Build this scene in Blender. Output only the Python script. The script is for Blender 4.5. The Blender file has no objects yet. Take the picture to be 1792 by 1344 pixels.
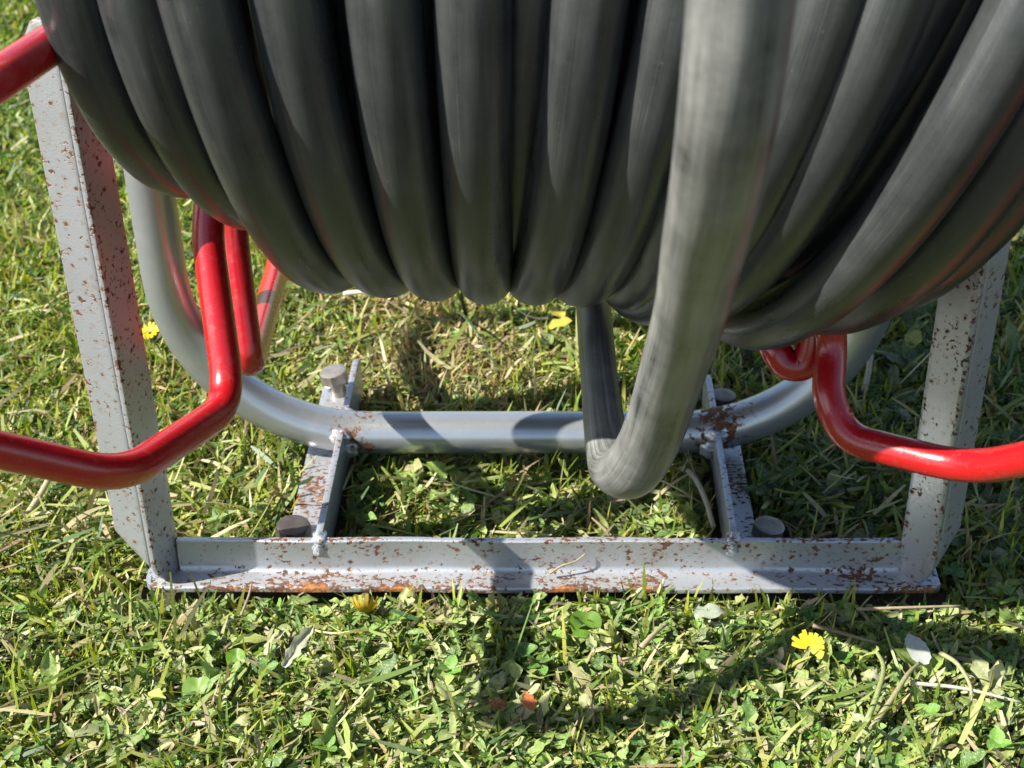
import bpy, bmesh, math, random
import numpy as np
from mathutils import Vector, Matrix

random.seed(7)
rng = np.random.default_rng(11)
S = bpy.context.scene
C = S.collection

# ------------------------------------------------------------------ camera, sky, sun, exposure
F_PX, W_PX = 2649.45, 1792.0
RX = (0.99958781, 0.02328301, -0.01679609)     # right
DY = (-0.00180179, -0.53301488, -0.84610395)   # down
FZ = (-0.02865242, 0.84578545, -0.53275323)    # forward
cam = bpy.data.cameras.new('camera')
cam.sensor_fit = 'HORIZONTAL'; cam.sensor_width = 36.0
cam.lens = F_PX / W_PX * 36.0
cam.clip_start = 0.01; cam.clip_end = 500
cam.dof.use_dof = True; cam.dof.focus_distance = 0.79; cam.dof.aperture_fstop = 17
co = bpy.data.objects.new('camera', cam); C.objects.link(co)
m = Matrix.Identity(4)
for i in range(3):
    m[i][0] = RX[i]; m[i][1] = -DY[i]; m[i][2] = -FZ[i]
m[0][3], m[1][3], m[2][3] = 0.008435, -0.679019, 0.572035
co.matrix_world = m
S.camera = co

SUN = Vector((-1.01, -0.318, 1.0)).normalized()
w = bpy.data.worlds.new('World'); S.world = w; w.use_nodes = True
wn = w.node_tree.nodes; wl = w.node_tree.links
bg = wn['Background']; bg.inputs['Strength'].default_value = 0.075
sk = wn.new('ShaderNodeTexSky'); sk.sky_type = 'NISHITA'; sk.sun_disc = False
sk.sun_elevation = math.asin(SUN.z); sk.sun_rotation = math.atan2(SUN.x, SUN.y)
wl.new(sk.outputs['Color'], bg.inputs['Color'])
sl = bpy.data.lights.new('sun', 'SUN'); sl.energy = 5.0; sl.angle = math.radians(0.53); sl.color = (1.0, 0.965, 0.90)
so = bpy.data.objects.new('sun', sl); C.objects.link(so)
so.rotation_euler = SUN.to_track_quat('Z', 'Y').to_euler(); so.location = (-3, -1, 3)
S.view_settings.view_transform = 'Standard'; S.view_settings.look = 'None'
S.view_settings.gamma = 1; S.view_settings.use_curve_mapping = False
S.view_settings.exposure = 1.62
S.cycles.max_bounces = 8; S.cycles.transparent_max_bounces = 8

# ------------------------------------------------------------------ node helpers
class NT:
    def __init__(s, name):
        s.m = bpy.data.materials.new(name); s.m.use_nodes = True
        s.t = s.m.node_tree; s.n = s.t.nodes; s.l = s.t.links
        s.b = s.n['Principled BSDF']
    def node(s, typ, **kw):
        n = s.n.new(typ)
        for k, v in kw.items():
            if k in n.inputs.keys() if hasattr(n.inputs, 'keys') else False:
                n.inputs[k].default_value = v
            else:
                setattr(n, k, v)
        return n
    def put(s, sock, v):
        if isinstance(v, bpy.types.NodeSocket): s.l.new(v, sock)
        else: sock.default_value = v
    def noise(s, vec, scale, detail=3, rough=.55):
        n = s.n.new('ShaderNodeTexNoise'); s.l.new(vec, n.inputs['Vector'])
        n.inputs['Scale'].default_value = scale; n.inputs['Detail'].default_value = detail
        n.inputs['Roughness'].default_value = rough
        return n.outputs['Fac']
    def math(s, op, a, b=0.0, c=None):
        n = s.n.new('ShaderNodeMath'); n.operation = op
        s.put(n.inputs[0], a); s.put(n.inputs[1], b)
        if c is not None: s.put(n.inputs[2], c)
        return n.outputs[0]
    def ramp(s, fac, a, b, lo=0.0, hi=1.0):
        n = s.n.new('ShaderNodeMapRange'); n.clamp = True
        s.put(n.inputs['Value'], fac)
        n.inputs['From Min'].default_value = a; n.inputs['From Max'].default_value = b
        n.inputs['To Min'].default_value = lo; n.inputs['To Max'].default_value = hi
        return n.outputs[0]
    def mix(s, fac, a, b):
        n = s.n.new('ShaderNodeMix'); n.data_type = 'RGBA'
        s.put(n.inputs[0], fac)
        for sock, v in ((n.inputs[6], a), (n.inputs[7], b)):
            if isinstance(v, bpy.types.NodeSocket): s.l.new(v, sock)
            else: sock.default_value = (*v, 1)
        return n.outputs[2]
    def attr(s, name, out='Color'):
        n = s.n.new('ShaderNodeAttribute'); n.attribute_name = name
        return n.outputs[out]
    def obj(s):
        return s.n.new('ShaderNodeTexCoord').outputs['Object']
    def uv(s):
        return s.n.new('ShaderNodeTexCoord').outputs['UV']
    def scale(s, vec, sc):
        n = s.n.new('ShaderNodeMapping'); s.l.new(vec, n.inputs['Vector'])
        n.inputs['Scale'].default_value = sc
        return n.outputs['Vector']
    def bump(s, h, strength, dist):
        n = s.n.new('ShaderNodeBump'); s.l.new(h, n.inputs['Height'])
        n.inputs['Strength'].default_value = strength; n.inputs['Distance'].default_value = dist
        s.l.new(n.outputs['Normal'], s.b.inputs['Normal'])
        return n
    def set(s, **kw):
        names = dict(col='Base Color', rough='Roughness', metal='Metallic', spec='Specular IOR Level',
                     coat='Coat Weight', coatr='Coat Roughness', sheen='Sheen Weight')
        for k, v in kw.items():
            sock = s.b.inputs[names[k]]
            if isinstance(v, bpy.types.NodeSocket): s.l.new(v, sock)
            elif k == 'col': sock.default_value = (*v, 1)
            else: sock.default_value = v

def steel_paint(name, spots=1.0, base=(0.37, 0.385, 0.405), peel=0.5, metal=0.62, rough=0.36):
    """Silver paint over steel: orange-peel relief, pitted rust spots, rust where the 'rust' attribute is high."""
    t = NT(name); o = t.obj()
    r = t.attr('rust', 'Fac')
    big = t.noise(o, 48, 4, .6)
    sp = t.noise(t.scale(o, (.62, 1, .8)), 430, 3, .6)
    sp2 = t.noise(o, 620, 2)
    # spots: threshold falls where patches are rusty, and with the attribute
    thr = t.math('SUBTRACT', t.ramp(big, .40, .66, .70, .60), t.math('MULTIPLY', r, .30))
    d = t.math('SUBTRACT', t.math('ADD', t.math('MULTIPLY', sp, .85), t.math('MULTIPLY', sp2, .15)), thr)
    mask = t.ramp(d, -.012, .03, 0, spots)
    halo = t.ramp(d, -.06, .01, 0, .5 * spots)
    vo = t.n.new('ShaderNodeTexVoronoi'); vo.inputs['Scale'].default_value = 190
    wob = t.n.new('ShaderNodeVectorMath'); wob.operation = 'ADD'
    wn_ = t.n.new('ShaderNodeTexNoise'); wn_.inputs['Scale'].default_value = 700; t.l.new(o, wn_.inputs['Vector'])
    sc_ = t.n.new('ShaderNodeVectorMath'); sc_.operation = 'SCALE'; sc_.inputs['Scale'].default_value = .0026
    t.l.new(wn_.outputs['Color'], sc_.inputs[0]); t.l.new(o, wob.inputs[0]); t.l.new(sc_.outputs[0], wob.inputs[1]); t.l.new(wob.outputs[0], vo.inputs['Vector'])
    sx_ = t.n.new('ShaderNodeSeparateColor'); t.l.new(vo.outputs['Color'], sx_.inputs[0])
    rad_ = t.math('MULTIPLY', t.ramp(sx_.outputs[0], .45, 1.0, 0, .30), t.ramp(r, .02, .12, .35, 1.0))
    pit = t.math('SUBTRACT', rad_, vo.outputs['Distance'])
    on = t.ramp(rad_, .02, .05)
    mask = t.math('MAXIMUM', mask, t.math('MULTIPLY', t.ramp(pit, -.02, .05, 0, spots), on))
    halo = t.math('MAXIMUM', halo, t.math('MULTIPLY', t.ramp(pit, -.22, .0, 0, .55 * spots), on))
    dirt = t.noise(o, 26, 4, .6)
    paint = t.mix(t.ramp(dirt, .5, .8, 0, .35), base, (.26, .25, .22))
    paint = t.mix(halo, paint, (.27, .17, .09))
    rn = t.noise(o, 500, 3)
    rust = t.mix(t.ramp(rn, .35, .65), (.030, .014, .009), (.105, .040, .016))
    rust = t.mix(t.ramp(t.math('MULTIPLY', r, t.noise(o, 380, 4, .7)), .36, .62), rust, (.34, .125, .025))
    col = t.mix(mask, paint, rust)
    t.set(col=col, rough=t.ramp(mask, 0, 1, rough, .85), metal=t.ramp(mask, 0, 1, metal, 0.0), spec=.5)
    pe = t.noise(o, 900, 2)
    h = t.math('ADD', t.math('MULTIPLY', pe, peel), t.math('MULTIPLY', mask, -.8))
    t.bump(h, .5, .0006)
    return t.m

def pipe_paint():
    t = NT('galvanised silver pipe'); o = t.obj()
    r = t.attr('rust', 'Fac')
    sp = t.noise(o, 260, 4, .65)
    thr = t.math('SUBTRACT', .79, t.math('MULTIPLY', r, .42))
    d = t.math('SUBTRACT', sp, thr)
    mask = t.ramp(d, -.01, .03)
    halo = t.ramp(d, -.10, .02, 0, .5)
    chalk = t.noise(o, 70, 5, .65)
    paint = t.mix(t.ramp(chalk, .5, .68, 0, .6), (.35, .37, .385), (.42, .43, .41))
    paint = t.mix(halo, paint, (.25, .19, .11))
    rn = t.noise(o, 400, 3)
    rust = t.mix(t.ramp(rn, .4, .65), (.025, .013, .010), (.14, .05, .014))
    t.set(col=t.mix(mask, paint, rust), rough=t.ramp(mask, 0, 1, .30, .85), metal=t.ramp(mask, 0, 1, .72, 0))
    t.bump(t.math('ADD', t.math('MULTIPLY', t.noise(o, 600, 2), .4), t.math('MULTIPLY', mask, -.6)), .25, .0005)
    return t.m

def red_paint():
    t = NT('glossy red enamel'); o = t.obj()
    n = t.noise(o, 60, 4, .6)
    sc = t.noise(t.scale(o, (1, 1, .25)), 420, 3, .6)
    col = t.mix(t.ramp(n, .45, .75, 0, .5), (.31, .0045, .0075), (.22, .007, .009))
    chip = t.ramp(t.math('ADD', t.math('MULTIPLY', sc, .8), t.math('MULTIPLY', n, .2)), .69, .72)
    col = t.mix(chip, col, (.16, .03, .02))
    dust = t.noise(o, 180, 5, .7)
    dm = t.ramp(dust, .55, .8, 0, .28)
    col = t.mix(dm, col, (.20, .085, .06))
    t.set(col=col, rough=t.ramp(dm, 0, .3, .27, .6), coat=.35, coatr=.15)
    t.bump(t.noise(o, 260, 3), .12, .0008)
    return t.m

def rubber(name, dusty=1.0, dust=(.072, .074, .070)):
    """Black rubber hose: dust wiped into streaks along its length, scuffs and grit."""
    t = NT(name); u = t.uv(); o = t.obj()
    st = t.noise(t.scale(u, (2.4, .22, 1)), 3.0, 3, .6)           # soft streaks along the hose
    st2 = t.noise(t.scale(u, (24, .5, 1)), 3.0, 3, .6)
    ring = t.noise(t.scale(u, (1.2, 34, 1)), 3.0, 3, .7)           # cloth imprint round the hose
    blot = t.noise(o, 34, 6, .68)
    fine = t.noise(o, 1100, 2)
    scr = t.noise(o, 210, 6, .75)
    d = t.math('ADD', t.math('MULTIPLY', blot, .35), t.math('ADD', t.math('MULTIPLY', st, .40), t.math('MULTIPLY', st2, .25)))
    d = t.ramp(d, .36, .68)
    d = t.math('MULTIPLY', d, t.ramp(fine, .25, .75, .75, 1))
    d = t.math('MULTIPLY', d, t.ramp(ring, .3, .7, .88, 1.03))
    d = t.math('MULTIPLY', d, dusty)
    col = t.mix(d, (.010, .0125, .0135), dust)
    line = t.math('MULTIPLY', t.ramp(st2, .60, .70), t.ramp(blot, .45, .7, 0, .55 * dusty))
    col = t.mix(line, col, (.20, .175, .12))
    col = t.mix(t.ramp(scr, .66, .72, 0, .35), col, (.14, .13, .10))
    grit = t.noise(o, 520, 1)
    col = t.mix(t.ramp(grit, .80, .83, 0, .6), col, (.22, .19, .13))
    t.set(col=col, rough=t.ramp(d, 0, .8, .24, .44), spec=.5)
    h = t.math('ADD', t.math('MULTIPLY', st2, .4), t.math('ADD', t.math('MULTIPLY', fine, .2), t.math('ADD', t.math('MULTIPLY', ring, .5), t.math('MULTIPLY', scr, .5))))
    t.bump(h, .16, .0008)
    return t.m

def foliage(name, rough=.5, trans=.4, dust=0.0):
    t = NT(name)
    a = t.attr('tint'); o = t.obj()
    col = t.mix(t.ramp(t.noise(o, 350, 2), .3, .7, 0, .35), a, t.mix(.5, a, (.03, .05, .012)))
    if dust > 0:
        dn = t.noise(o, 900, 3, .7)
        col = t.mix(t.ramp(dn, .52, .66, 0, dust), col, (.42, .40, .27))
        t.bump(dn, .35, .0006)
    t.set(col=col, rough=rough, spec=.35)
    tr = t.n.new('ShaderNodeBsdfTranslucent')
    hsv = t.n.new('ShaderNodeHueSaturation'); hsv.inputs['Value'].default_value = 1.45; hsv.inputs['Saturation'].default_value = 1.1
    t.l.new(col, hsv.inputs['Color']); t.l.new(hsv.outputs[0], tr.inputs['Color'])
    mx = t.n.new('ShaderNodeMixShader'); mx.inputs[0].default_value = trans
    t.l.new(t.b.outputs[0], mx.inputs[1]); t.l.new(tr.outputs[0], mx.inputs[2])
    t.l.new(mx.outputs[0], t.n['Material Output'].inputs['Surface'])
    return t.m

def simple(name, col, rough=.6, metal=0.0, noise=300, amt=.35, dark=None, bump=.3):
    t = NT(name); o = t.obj()
    n = t.noise(o, noise, 4, .6)
    dk = dark or tuple(c * .45 for c in col)
    t.set(col=t.mix(t.ramp(n, .35, .7, 0, amt * 2), col, dk), rough=rough, metal=metal)
    t.bump(n, bump, .0006)
    return t.m

M_RAIL = steel_paint('silver painted angle iron')
M_BRK = steel_paint('silver painted flat steel', peel=.35)
M_PIPE = pipe_paint()
M_WELD = steel_paint('silver painted weld', spots=.8, peel=1.2, metal=.55, rough=.32)
M_RED = red_paint()
M_HOSE = rubber('black rubber hose', .70)
M_LOOP = rubber('dusty black rubber hose', 1.25, (.215, .215, .20))
M_DRUM = simple('dark drum steel', (.03, .03, .03), .6)
M_BOLT_D = simple('weathered bolt steel', (.15, .135, .115), .40, .7, 140, .35, (.07, .05, .035), .12)
M_BOLT_L = simple('dull zinc bolt steel', (.26, .245, .22), .45, .6, 140, .35, (.13, .09, .06), .12)
M_GRASS = foliage('grass blade', .48, .38)
M_LEAF = foliage('weed leaf', .55, .30, .55)
M_CLOVER = foliage('fresh clover leaf', .45, .4)
M_PETAL = foliage('petal', .6, .3)
M_SOIL = None

# ------------------------------------------------------------------ object helpers
ALB = .70            # plant tints below are written light; this brings them to leaf albedo
def tag(o, label=None, cat=None, group=None, kind=None):
    if label: o['label'] = label
    if cat: o['category'] = cat
    if group: o['group'] = group
    if kind: o['kind'] = kind
    return o
def thing(name, label, cat, loc=(0, 0, 0), group=None):
    o = bpy.data.objects.new(name, None); C.objects.link(o)
    o.empty_display_size = .02; o.location = loc
    return tag(o, label, cat, group)
def link(name, me, mat, parent=None, smooth=True):
    o = bpy.data.objects.new(name, me); C.objects.link(o)
    if mat is not None and not me.materials: me.materials.append(mat)
    if smooth:
        me.polygons.foreach_set('use_smooth', [True] * len(me.polygons))
    if parent is not None:
        o.parent = parent
        ml = Vector((0, 0, 0)); p = parent
        while p is not None: ml += p.location; p = p.parent
        o.location = -ml                      # meshes are written in world coordinates
    return o
def mesh(name, V, Fs):
    me = bpy.data.meshes.new(name); me.from_pydata([tuple(v) for v in V], [], Fs); me.update()
    return me
def quadmesh(name, V, Q, tint=None):
    """big numpy quad mesh"""
    me = bpy.data.meshes.new(name)
    nv, nq = len(V), len(Q)
    me.vertices.add(nv); me.vertices.foreach_set('co', np.asarray(V, np.float32).ravel())
    me.loops.add(nq * 4); me.loops.foreach_set('vertex_index', np.asarray(Q, np.int32).ravel())
    me.polygons.add(nq)
    me.polygons.foreach_set('loop_start', np.arange(0, nq * 4, 4, dtype=np.int32))
    me.polygons.foreach_set('use_smooth', np.ones(nq, bool))
    me.update(calc_edges=True)
    if tint is not None:
        a = me.attributes.new('tint', 'FLOAT_COLOR', 'POINT')
        rgba = np.ones((nv, 4), np.float32); rgba[:, :3] = np.asarray(tint) * ALB
        a.data.foreach_set('color', rgba.ravel())
    return me
def set_rust(me, fn):
    co_ = np.empty(len(me.vertices) * 3, np.float32); me.vertices.foreach_get('co', co_)
    v = fn(co_.reshape(-1, 3))
    a = me.attributes.new('rust', 'FLOAT', 'POINT'); a.data.foreach_set('value', np.asarray(v, np.float32))

def catmull(P, n=10, closed=False):
    P = [np.array(p, float) for p in P]; out = []
    N = len(P)
    for i in range(N if closed else N - 1):
        p0 = P[(i - 1) % N] if (closed or i > 0) else 2 * P[0] - P[1]
        p1 = P[i]; p2 = P[(i + 1) % N]
        p3 = P[(i + 2) % N] if (closed or i + 2 < N) else 2 * P[-1] - P[-2]
        for k in range(n):
            t = k / n
            out.append(.5 * ((2 * p1) + (-p0 + p2) * t + (2 * p0 - 5 * p1 + 4 * p2 - p3) * t * t + (-p0 + 3 * p1 - 3 * p2 + p3) * t ** 3))
    if not closed: out.append(P[-1])
    return np.array(out)
def fillet(P, rad, n=7):
    """polyline with rounded corners"""
    P = [np.array(p, float) for p in P]; out = [P[0]]
    for i in range(1, len(P) - 1):
        a = P[i - 1] - P[i]; b = P[i + 1] - P[i]
        r = rad[i] if isinstance(rad, (list, tuple)) else rad
        la, lb = np.linalg.norm(a), np.linalg.norm(b)
        r = min(r, la * .49, lb * .49)
        s = P[i] + a / la * r; e = P[i] + b / lb * r
        for k in range(n + 1):
            t = k / n
            out.append((1 - t) ** 2 * s + 2 * t * (1 - t) * P[i] + t * t * e)
    out.append(P[-1])
    return np.array(out)
def tube(name, P, r, sides=16, closed=False, caps=True, squash=None):
    P = np.asarray(P, float); N = len(P)
    r = np.broadcast_to(np.asarray(r, float), (N,))
    T = np.empty_like(P)
    if closed: T = np.roll(P, -1, 0) - np.roll(P, 1, 0)
    else:
        T[1:-1] = P[2:] - P[:-2]; T[0] = P[1] - P[0]; T[-1] = P[-1] - P[-2]
    T /= np.linalg.norm(T, axis=1)[:, None]
    ref = np.array((1., 0, 0)) if abs(T[0][0]) < .9 else np.array((0, 0, 1.))
    n = ref - T[0] * ref.dot(T[0]); n /= np.linalg.norm(n)
    Ns = [n]
    for i in range(1, N):
        n = Ns[-1] - T[i] * Ns[-1].dot(T[i]); n /= np.linalg.norm(n); Ns.append(n)
    Ns = np.array(Ns); Bs = np.cross(T, Ns)
    ang = np.arange(sides) / sides * 2 * np.pi
    a = np.ones(N); b = np.ones(N)
    if squash is not None: a = np.asarray(squash)[:, 0]; b = np.asarray(squash)[:, 1]
    V = P[:, None, :] + (r * a)[:, None, None] * np.cos(ang)[None, :, None] * Ns[:, None, :] + (r * b)[:, None, None] * np.sin(ang)[None, :, None] * Bs[:, None, :]
    V = V.reshape(-1, 3)
    L = np.concatenate([[0], np.cumsum(np.linalg.norm(np.diff(P, axis=0), axis=1))])
    if closed: Ltot = L[-1] + np.linalg.norm(P[0] - P[-1])
    Fs = []; UV = []
    for i in range(N if closed else N - 1):
        j = (i + 1) % N
        l0 = L[i]; l1 = L[i + 1] if i + 1 < N else Ltot
        for k in range(sides):
            k2 = (k + 1) % sides
            Fs.append((i * sides + k, i * sides + k2, j * sides + k2, j * sides + k))
            # u is mirrored halfway so it has no seam
            u0 = abs(k / sides - .5) * 2; u1 = abs((k + 1) / sides - .5) * 2
            sgn = 1 if k < sides / 2 else 3
            UV += [(u0 * sgn, l0 * 10), (u1 * sgn, l0 * 10), (u1 * sgn, l1 * 10), (u0 * sgn, l1 * 10)]
    nq = len(Fs)
    if caps and not closed:
        Fs.append(tuple(range(sides - 1, -1, -1))); Fs.append(tuple((N - 1) * sides + k for k in range(sides)))
        UV += [(0, 0)] * (2 * sides)
    me = mesh(name, V, Fs)
    ul = me.uv_layers.new(name='UVMap')
    ul.data.foreach_set('uv', np.array(UV, np.float32).ravel())
    return me
def prism(name, poly, origin, ax, up, nrm, thick, bevel=.0008, seg=2, cuts=None):
    """plate: polygon in (ax, up) coordinates, extruded along nrm, edges rounded"""
    origin, ax, up, nrm = map(Vector, (origin, ax, up, nrm))
    bm = bmesh.new()
    a = [bm.verts.new(origin + ax * p[0] + up * p[1]) for p in poly]
    b = [bm.verts.new(origin + ax * p[0] + up * p[1] + nrm * thick) for p in poly]
    bm.faces.new(a); bm.faces.new(b[::-1])
    for i in range(len(a)):
        j = (i + 1) % len(a); bm.faces.new((a[j], a[i], b[i], b[j]))
    bmesh.ops.recalc_face_normals(bm, faces=bm.faces)
    if bevel: bmesh.ops.bevel(bm, geom=list(bm.edges), offset=bevel, segments=seg, profile=.5, affect='EDGES', clamp_overlap=True)
    if cuts:
        for (pc, pn) in cuts:
            bmesh.ops.bisect_plane(bm, geom=list(bm.verts) + list(bm.edges) + list(bm.faces), plane_co=pc, plane_no=pn)
    return bm
def bm_join(name, bms):
    me = bpy.data.meshes.new(name); out = bmesh.new()
    for b in bms:
        tmp = bpy.data.meshes.new('tmp'); b.to_mesh(tmp); out.from_mesh(tmp); bpy.data.meshes.remove(tmp); b.free()
    out.to_mesh(me); out.free()
    return me
def flat_shade(me, ang=35):
    me.polygons.foreach_set('use_smooth', [True] * len(me.polygons))
    try: me.set_sharp_from_angle(angle=math.radians(ang))
    except Exception: pass

mm = .001
# ------------------------------------------------------------------ ground
def lawn():
    t = NT('soil and thatch'); o = t.obj()
    n = t.noise(o, 180, 5, .65); n2 = t.noise(o, 9, 4, .6); n3 = t.noise(o, 700, 3)
    c = t.mix(t.ramp(n, .3, .7), (.030, .024, .014), (.10, .078, .042))
    c = t.mix(t.ramp(n2, .45, .6, 0, .6), c, (.035, .05, .015))
    far = t.mix(t.ramp(n, .3, .7), (.045, .08, .02), (.10, .12, .04))
    t.l.new(o, (sx := t.n.new('ShaderNodeVectorMath')).inputs[0]); sx.operation = 'LENGTH'
    c = t.mix(t.ramp(sx.outputs['Value'], 1.4, 2.0), c, far)
    t.set(col=c, rough=.9, spec=.2)
    t.bump(t.math('ADD', n, t.math('MULTIPLY', n3, .4)), .8, .004)
    # fine near the reel, then rings out to the horizon
    xs = np.concatenate([[-120, -40, -12, -4], np.linspace(-1.6, 1.6, 65), [4, 12, 40, 120]])
    ys = np.concatenate([[-120, -40, -12, -4], np.linspace(-1.2, 2.2, 69), [4, 12, 40, 120]])
    X, Y = np.meshgrid(xs, ys)
    Z = ground_z(X, Y)
    V = np.stack([X, Y, Z], -1).reshape(-1, 3); nx = len(xs); Q = []
    for j in range(len(ys) - 1):
        for i in range(nx - 1):
            a = j * nx + i; Q.append((a, a + 1, a + nx + 1, a + nx))
    me = quadmesh('lawn', V, np.array(Q))
    return tag(link('lawn', me, t.m), kind='structure')
def ground_z(x, y):
    return -.013 + .0022 * np.sin(x * 19 + 1.3) * np.cos(y * 23) + .0014 * np.sin(x * 47 + y * 31)
lawn()

# ------------------------------------------------------------------ the reel
reel = thing('hose_reel', 'silver and red hose reel standing on the grass on a rusty angle iron frame', 'hose reel', (0, .12, 0))

# front rail: an angle section lying along X, back leg upright
def rail():
    t = .0046; H = .0265; D = .0205; fr = .004
    prof = [(0, .0012), (.0012, 0), (D - .001, 0), (D, .001), (D, H - .0012), (D - .0012, H), (D - t + .0008, H), (D - t, H - .0008)]
    for k in range(6):                       # inner fillet
        a = k / 5 * math.pi / 2
        prof.append((D - t - fr + fr * math.cos(a), t + fr - fr * math.sin(a)))
    prof += [(.0012, t), (.0004, t - .0004), (0, t - .0012)]
    xs = np.concatenate([[-.2325, -.2318, -.230, -.227, -.222, -.2140], np.linspace(-.2132, .211, 200), [.2125, .222, .227, .2305]])
    n = len(prof); V = []; Fs = []
    for x in xs:
        for (y, z) in prof:
            yy = y; zz = z
            if x < -.2 and y < .02:          # rounded front corner at the left end
                e = max(0, (-.2205 - x)) / .012
                yy = max(y, .0095 * (1 - math.sqrt(max(0, 1 - e * e))))
            if x > .2:
                e = max(0, (x - .2245)) / .006
                yy = max(y, .004 * e * e)
            if x < -.2135 or x > .2115:               # upright leg stops at the posts
                zz = min(z, t + .0001 * n if z < t else t)
            V.append((x, yy + .0004 * math.sin(x * 60), zz + .00025 * math.sin(x * 41 + y * 300)))
    for i in range(len(xs) - 1):
        for k in range(n):
            k2 = (k + 1) % n
            Fs.append((i * n + k, i * n + k2, (i + 1) * n + k2, (i + 1) * n + k))
    Fs.append(tuple(range(n - 1, -1, -1))); Fs.append(tuple((len(xs) - 1) * n + k for k in range(n)))
    me = mesh('front_rail', V, Fs)
    bm = bmesh.new(); bm.from_mesh(me); bmesh.ops.recalc_face_normals(bm, faces=bm.faces); bm.to_mesh(me); bm.free()
    def rust(v):
        x, y, z = v[:, 0], v[:, 1], v[:, 2]
        lip = np.clip(1.25 - y / .0026, 0, 1) * (z < .006)
        along = .62 + .35 * np.sin(x * 21 + 2.2) * np.sin(x * 53) + .25 * np.sin(x * 131)
        along = np.where(x > .07, along * .35, along) + np.clip((x - .19) / .03, 0, 1) * .8 * (x < .232)
        fold = np.exp(-((y - .0125) / .004) ** 2) * (z < .010) * (.24 + .1 * np.sin(x * 37))
        top = np.clip((z - .0235) / .003, 0, 1) * (.36 + .24 * np.sin(x * 29 + 1) * np.sin(x * 71)) * (x > -.17)
        corner = np.exp(-(((x - .185) / .011) ** 2 + ((y - .012) / .004) ** 2)) * (z < .012) * .45
        flat = ((z < .022) & (x > -.16)) * .05
        return np.clip(lip * np.clip(along, .1, 1) + fold + top + corner + flat, 0, 1)
    set_rust(me, rust)
    flat_shade(me, 40)
    o = link('front_rail', me, M_RAIL, reel, smooth=False)
    return o
o_rail = rail()

def grid_plate(name, bms, mat, parent, fn):
    me = bm_join(name, bms); set_rust(me, fn); flat_shade(me, 40)
    return link(name, me, mat, parent, smooth=False)

# posts: upright angle sections, corner towards the front
def post(side, theta, w_out, w_in, lean, label=None):
    cx = .2225 * side; t = .0034
    th = math.radians(theta)
    d_out = Vector((side * math.cos(th), math.sin(th), 0))        # leg towards the outside
    d_in = Vector((-side * math.sin(th), math.cos(th), 0))        # leg towards the inside / back
    up = Vector((lean, .0, 1)).normalized()
    org = Vector((cx, -.0015, 0))
    H = .3440
    pi = [(0, H), (0, .024)]
    for k in range(1, 7):
        a = k / 6 * math.pi / 2
        pi.append((.012 - .012 * math.cos(a), .0042 + .020 * (1 - math.sin(a))))
    pi += [(w_in, .0042), (w_in, H)]
    cuts = [((0, 0, z), (0, 0, 1)) for z in np.linspace(.03, .34, 34)]
    cuts += [(org + d_in * w_in * f, d_in) for f in (.1, .3, .6, .85)]
    b1 = prism('leg', pi, org, d_in, up, d_out, t, .0007, 2, cuts)
    po = [(t + .0003, H), (t + .0003, .0190), (w_out * .45, .026), (w_out, .040), (w_out, H - .016), (w_out - .009, H - .002), (w_out - .012, H)]
    cuts = [((0, 0, z), (0, 0, 1)) for z in np.linspace(.03, .34, 34)]
    cuts += [(org + d_out * w_out * f, d_out) for f in (.25, .6, .85, .95)]
    b2 = prism('leg', po, org, d_out, up, d_in, t, .0007, 2, cuts)
    o_np, do, di = np.array(org), np.array(d_out), np.array(d_in)
    def rust(v):
        r = v - o_np
        so, si = r @ do, r @ di
        edge = np.exp(-(np.minimum(np.abs(so), 1) / .002) ** 2) * np.exp(-(si / .003) ** 2)
        e2 = np.exp(-((so - w_out) / .0015) ** 2)
        e3 = np.exp(-((si - w_in) / .0015) ** 2)
        return np.clip(.30 * edge + .24 * e2 + .2 * e3 + np.where(si > .004, .10, .112), 0, 1)
    o = grid_plate('post', [b1, b2], M_RAIL, reel, rust)
    if label: o['label'] = label
    return o
post(-1, 23, .0250, .0235, -.0)
post(1, 40, .0215, .0235, .0)

# bent pipe hoop
HY = .138
def hoop():
    zc, r = .0202, .0139
    xl, xr = -.2315, .2055
    R = .118
    P = []
    for z in np.linspace(.46, zc + R, 14): P.append((xl, HY, z))
    for k in range(1, 17):
        a = k / 16 * math.pi / 2; P.append((xl + R - R * math.cos(a), HY, zc + R - R * math.sin(a)))
    for x in np.linspace(xl + R + .006, xr - R - .006, 34): P.append((x, HY, zc))
    for k in range(0, 17):
        a = k / 16 * math.pi / 2; P.append((xr - R + R * math.sin(a), HY, zc + R - R * math.cos(a)))
    for z in np.linspace(zc + R, .46, 14)[1:]: P.append((xr, HY, z))
    me = tube('pipe_hoop', P, r, 28)
    def rust(v):
        x, y, z = v[:, 0], v[:, 1], v[:, 2]
        g = np.zeros(len(v))
        for xc, wd in ((-.121, .016), (.112, .020)):
            g += np.exp(-((x - xc) / wd) ** 2) * (.78 + .3 * np.sin(z * 300 + x * 200)) * (z < .05)
        g += .12 * ((x > .0) & (z < .2))
        return np.clip(g, 0, 1)
    set_rust(me, rust)
    return link('pipe_hoop', me, M_PIPE, reel)
hoop()

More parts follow.
